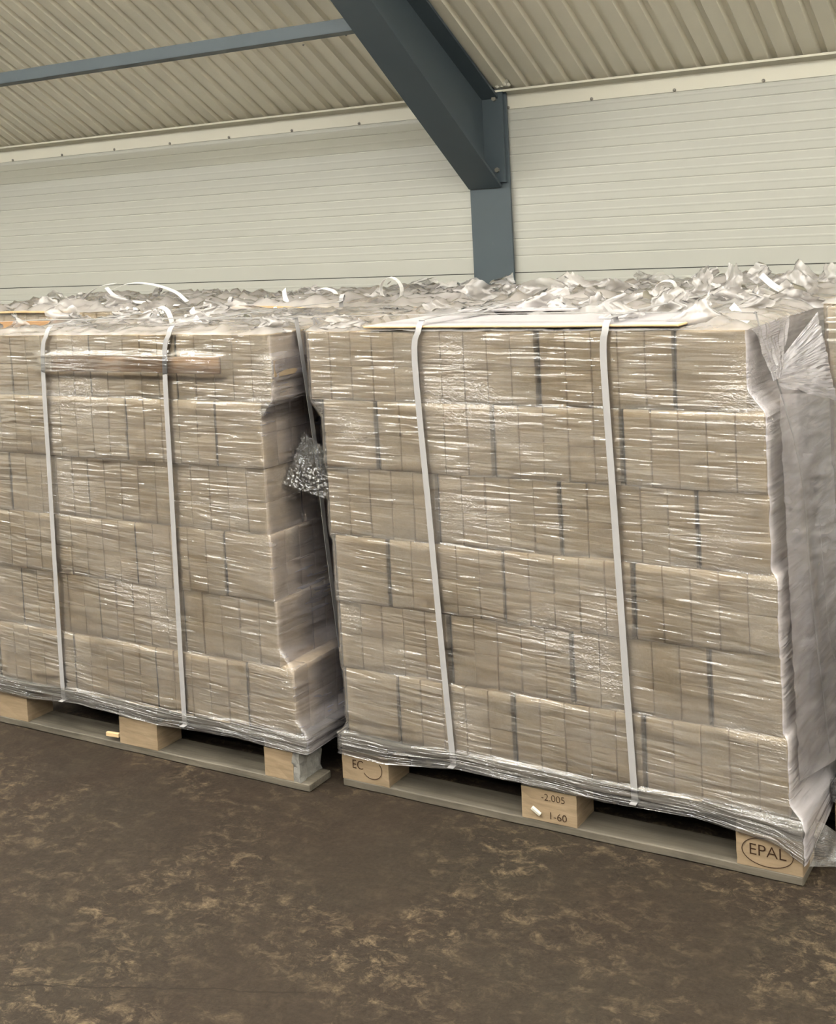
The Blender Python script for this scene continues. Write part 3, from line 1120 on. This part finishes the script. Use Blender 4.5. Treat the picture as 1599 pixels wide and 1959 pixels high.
def front_strap(load, lay, xa, xb, xc, label, loose=()):
    X0, Y0 = load
    yf = min(l[2] for l in lay) - 0.011
    yb_ = max(l[3] for l in lay) + 0.012
    zt_ = lay[-1][5] + 0.030
    pts = [(xa, Y0 + 0.40, zt_ + .004), (xa, yf + 0.06, zt_), (xa, yf + 0.018, zt_ - 0.006), (xa - 0.001, yf + 0.001, zt_ - 0.028),
           (xb, yf - 0.001, zt_ - 0.10), (xb + (xc - xb) * .35, yf - 0.002, 0.80), (xb + (xc - xb) * .7, yf - 0.002, 0.45), (xc, yf, 0.16), (xc, yf + 0.004, 0.122),
           (xc, yf + 0.02, 0.1185), (xc, Y0 + 0.4, 0.1185), (xc, yb_ - 0.02, 0.1185), (xc, yb_, 0.13), (xa, yb_, 0.6), (xa, yb_, zt_ - 0.03), (xa, yb_ - 0.02, zt_), (xa, Y0 + 0.40, zt_ + .004)]
    return strap_loop(pts, Vector((1, 0, 0)), label, loose=loose)


def arc(c, r, a0, a1, n=10, ax='xz', grow=0.0, dy=0.0):
    out = []
    for k in range(n + 1):
        t = k / n
        a = R(a0 + (a1 - a0) * t)
        rr = r * (1 + grow * t)
        out.append((c[0] + rr * math.cos(a), c[1] + dy * t, c[2] + rr * math.sin(a)))
    return out


Yv = Vector((0, 1, 0.15))
front_strap(LL, lay_l, -2.782, -2.803, -2.817, 'white strap down the front of the left load, leftmost of its three',
            loose=[([(-2.77, 2.60, 1.222), (-2.74, 2.68, 1.232), (-2.70, 2.76, 1.235), (-2.69, 2.80, 1.222)], Vector((1, -.6, 0)))])
front_strap(LL, lay_l, -2.312, -2.332, -2.344, 'white strap down the front of the left load, crossing the brown slat')
front_strap(ML, lay_m, -1.566, -1.580, -1.53, 'white strap down the front of the tall load, nearer its left edge',
            loose=[([(-1.56, 2.86, 1.225), (-1.55, 2.95, 1.235), (-1.52, 3.0, 1.25)], Vector((1, 0, 0)))])
front_strap(ML, lay_m, -1.074, -1.081, -1.05, 'white strap down the front of the tall load, nearer the stamped corner block',
            loose=[([(-1.075, 2.70, 1.222), (-1.09, 2.72, 1.24), (-1.12, 2.75, 1.262), (-1.11, 2.78, 1.275)], Vector((0.6, 1, 0)))])


def side_strap(load, lay, y_top, y_bot, label, w=0.0165):
    X0, Y0 = load
    xr = max(l[1] for l in lay) + 0.013
    xl_ = min(l[0] for l in lay) - 0.013
    zt_ = lay[-1][5] + 0.034
    tp = lay[-1][1] + 0.012
    xm = (X0 + X0 + 1.2) / 2
    ymid = (y_top + y_bot) / 2
    pts = [(xm, y_top, zt_ + .004), (tp - 0.05, y_top, zt_), (tp - .01, y_top, zt_ - .004), (tp + 0.001, y_top, zt_ - 0.03), (xr - 0.002, (y_top * 3 + y_bot) / 4, 0.9),
           (xr, ymid, 0.6), (xr + .002, y_bot, 0.17), (X0 + 1.207, y_bot, 0.11), (X0 + 1.19, y_bot, 0.0985), (xm, y_bot, 0.0985), (X0 + 0.01, y_bot, 0.0985), (X0 - 0.008, y_bot, 0.11), (xl_, y_bot, 0.2), (xl_, y_top, 1.15),
           (lay[-1][0] - .006, y_top, zt_ - 0.02), (lay[-1][0] + 0.02, y_top, zt_), (xm, y_top, zt_ + .004)]
    return strap_loop(pts, Vector((0, 1, 0)), label, w=w)


side_strap(LL, lay_l, 2.68, 2.79, 'white strap round the side of the left load, in the gap between the loads')
side_strap(ML, lay_m, 2.71, 2.96, 'thin strap under hazy film on the right side of the tall load', w=0.010)

# loose curls of strapping on the back-row loads
curls = [
    ('strap coil standing on the back-row load left of the steel column', arc((-2.255, 3.60, 1.262), 0.050, -60, 500, 30, grow=-0.35, dy=0.035)),
    ('upright curved strap end standing behind the tall load\'s left corner', [(-2.50, 3.6, 1.21), (-2.475, 3.6, 1.235), (-2.48, 3.6, 1.262), (-2.52, 3.6, 1.275), (-2.55, 3.6, 1.272)]),
    ('straight strap end leaning left on the board edge of the back row', [(-2.70, 3.6, 1.275), (-2.69, 3.59, 1.25), (-2.665, 3.57, 1.225)]),
    ('bent strap end hanging over the thin board edge in the back row', [(-2.68, 3.52, 1.222), (-2.645, 3.47, 1.218), (-2.64, 3.465, 1.18), (-2.65, 3.465, 1.155)]),
    ('short strap end lying slanted beside the leaning one', [(-2.64, 3.6, 1.24), (-2.60, 3.6, 1.225), (-2.565, 3.6, 1.21)]),
    ('long strap bow arching over the far left back-row load', [(-3.92, 3.62, 1.205), (-3.88, 3.62, 1.24), (-3.81, 3.62, 1.255), (-3.72, 3.62, 1.25), (-3.66, 3.62, 1.225)]),
    ('strap tip pointing up right over the far left back-row load', [(-3.80, 3.7, 1.25), (-3.75, 3.7, 1.285), (-3.69, 3.7, 1.305), (-3.62, 3.7, 1.312)]),
    ('widest of the loose strap bows over the far left back-row load', [(-3.62, 3.66, 1.285), (-3.5, 3.66, 1.312), (-3.38, 3.66, 1.305), (-3.27, 3.66, 1.275), (-3.21, 3.66, 1.235)]),
    ('flat strap run lying low under the widest bow', [(-3.7, 3.6, 1.232), (-3.55, 3.6, 1.24), (-3.4, 3.6, 1.238), (-3.2, 3.6, 1.225)]),
    ('strap crossing slantwise down through the widest bow', [(-3.60, 3.63, 1.30), (-3.56, 3.63, 1.268), (-3.48, 3.63, 1.245), (-3.38, 3.63, 1.238)]),
    ('narrow strap hoop standing on the left load\'s top', [(-2.64, 2.84, 1.21), (-2.635, 2.84, 1.245), (-2.605, 2.84, 1.268), (-2.575, 2.84, 1.26), (-2.56, 2.84, 1.235), (-2.555, 2.84, 1.21)]),
    ('straight strap end slanting down on the left load\'s top', [(-2.475, 2.84, 1.262), (-2.44, 2.81, 1.24), (-2.40, 2.79, 1.215)]),
    ('strap end bent over the slats at the photo\'s left edge', [(-3.74, 3.45, 1.14), (-3.735, 3.45, 1.175), (-3.70, 3.47, 1.20), (-3.65, 3.5, 1.205)]),
    ('strap loop standing right of the steel column', [(-1.30, 3.6, 1.212), (-1.305, 3.6, 1.25), (-1.285, 3.6, 1.27), (-1.25, 3.6, 1.268), (-1.235, 3.6, 1.235)]),
    ('strap end pointing up left near the photo\'s right top', [(-0.985, 3.6, 1.282), (-0.95, 3.6, 1.25), (-0.915, 3.6, 1.232), (-0.89, 3.6, 1.225)]),
    ('long strap bow over the ruffles behind the tall load', [(-1.14, 3.62, 1.26), (-1.10, 3.6, 1.245), (-1.07, 3.58, 1.222), (-1.05, 3.56, 1.21)]),
    ('straight strap end on the tall load near its right corner', [(-0.865, 2.90, 1.245), (-0.84, 2.86, 1.232), (-0.815, 2.82, 1.215)]),
    ('long flat strap lying across the tall load\'s right top', [(-0.98, 2.86, 1.225), (-0.90, 2.80, 1.223), (-0.82, 2.74, 1.221), (-0.77, 2.70, 1.222)]),
]
for k, (lab, pts) in enumerate(curls):
    e = empty('strap_curl', pts[0], lab, 'strap end', 'loose strap ends')
    if k == 0:
        ribbon('band', pts, Yv, 0.018, M['curl'], e)
    else:
        wd = Vector((0.15, 1, 0.25)) if k not in (2, 4, 11, 14, 16) else Vector((0.5, 0.4, 0.6))
        ribbon('band', catmull(pts, 7), wd, 0.018, M['curl'], e)
    under(e)

# ------------------------------------------------------------------ slats and boards under the straps
o = board('wooden_slat', -2.786, -2.152, 2.5655, 2.5745, 1.104, 1.150, None, 3.3, M['slat'])
tag(o, 'brown wooden slat pressed by straps against the top front of the left load', 'slat')
o = box('wooden_slat', -1.9795, -1.9705, 2.566, 2.735, 1.098, 1.142, M['block'], bev=0.001)
tag(o, 'short pale wooden slat on the side of the left load beneath the strap', 'slat')
o = board('edge_board', -1.735, -0.905, 2.635, 2.955, ZTm + 0.009, ZTm + 0.015, None, 2.1, M['white'])
o.data.materials.append(M['sheet'])
for p in o.data.polygons:
    if abs(p.normal.z) < 0.8:
        p.material_index = 1
tag(o, 'long white-faced board along the top front edge of the tall load', 'board')
o = from_data('thin_board', [tuple(v) for v in []], [])
bpy.data.objects.remove(o)


def bowed(name, pts, depth, thick, mat):
    P = catmull(pts, 6)
    vs, fs = [], []
    for p in P:
        vs += [(p.x, p.y, p.z), (p.x, p.y + depth, p.z), (p.x, p.y + depth, p.z + thick), (p.x, p.y, p.z + thick)]
    for i in range(len(P) - 1):
        for k in range(4):
            a, b = 4 * i + k, 4 * i + (k + 1) % 4
            fs.append((a, b, b + 4, a + 4))
    fs += [(3, 2, 1, 0), tuple(len(vs) - 4 + q for q in range(4))]
    return from_data(name, vs, fs, mat)


tag(bowed('thin_board', [(-2.96, 3.48, 1.213), (-2.8, 3.478, 1.219), (-2.62, 3.478, 1.216), (-2.5, 3.478, 1.208), (-2.38, 3.478, 1.193)], 0.16, 0.006, M['sheet']),
    'thin bowed light-brown board on the back row behind the gap between loads', 'board')
tag(bowed('thin_board', [(-4.1, 3.48, 1.2125), (-3.95, 3.478, 1.2145), (-3.8, 3.478, 1.213), (-3.66, 3.478, 1.211)], 0.16, 0.006, M['sheet']),
    'thin light-brown board on the back row at the left edge of the photo', 'board')
o = board('wooden_slat', -4.10, -3.56, 3.478, 3.490, 1.135, 1.180, None, 6.3, M['slat'])
tag(o, 'orange-brown slat on the front of the far left back-row load', 'slat')
o = box('cardboard_strip', -1.66, -1.25, 3.0, 3.12, ZTm + 0.020, ZTm + 0.026, M['white'], bev=0.001)
tag(o, 'white folded plastic strip lying on top of the tall load behind the board', 'strip')
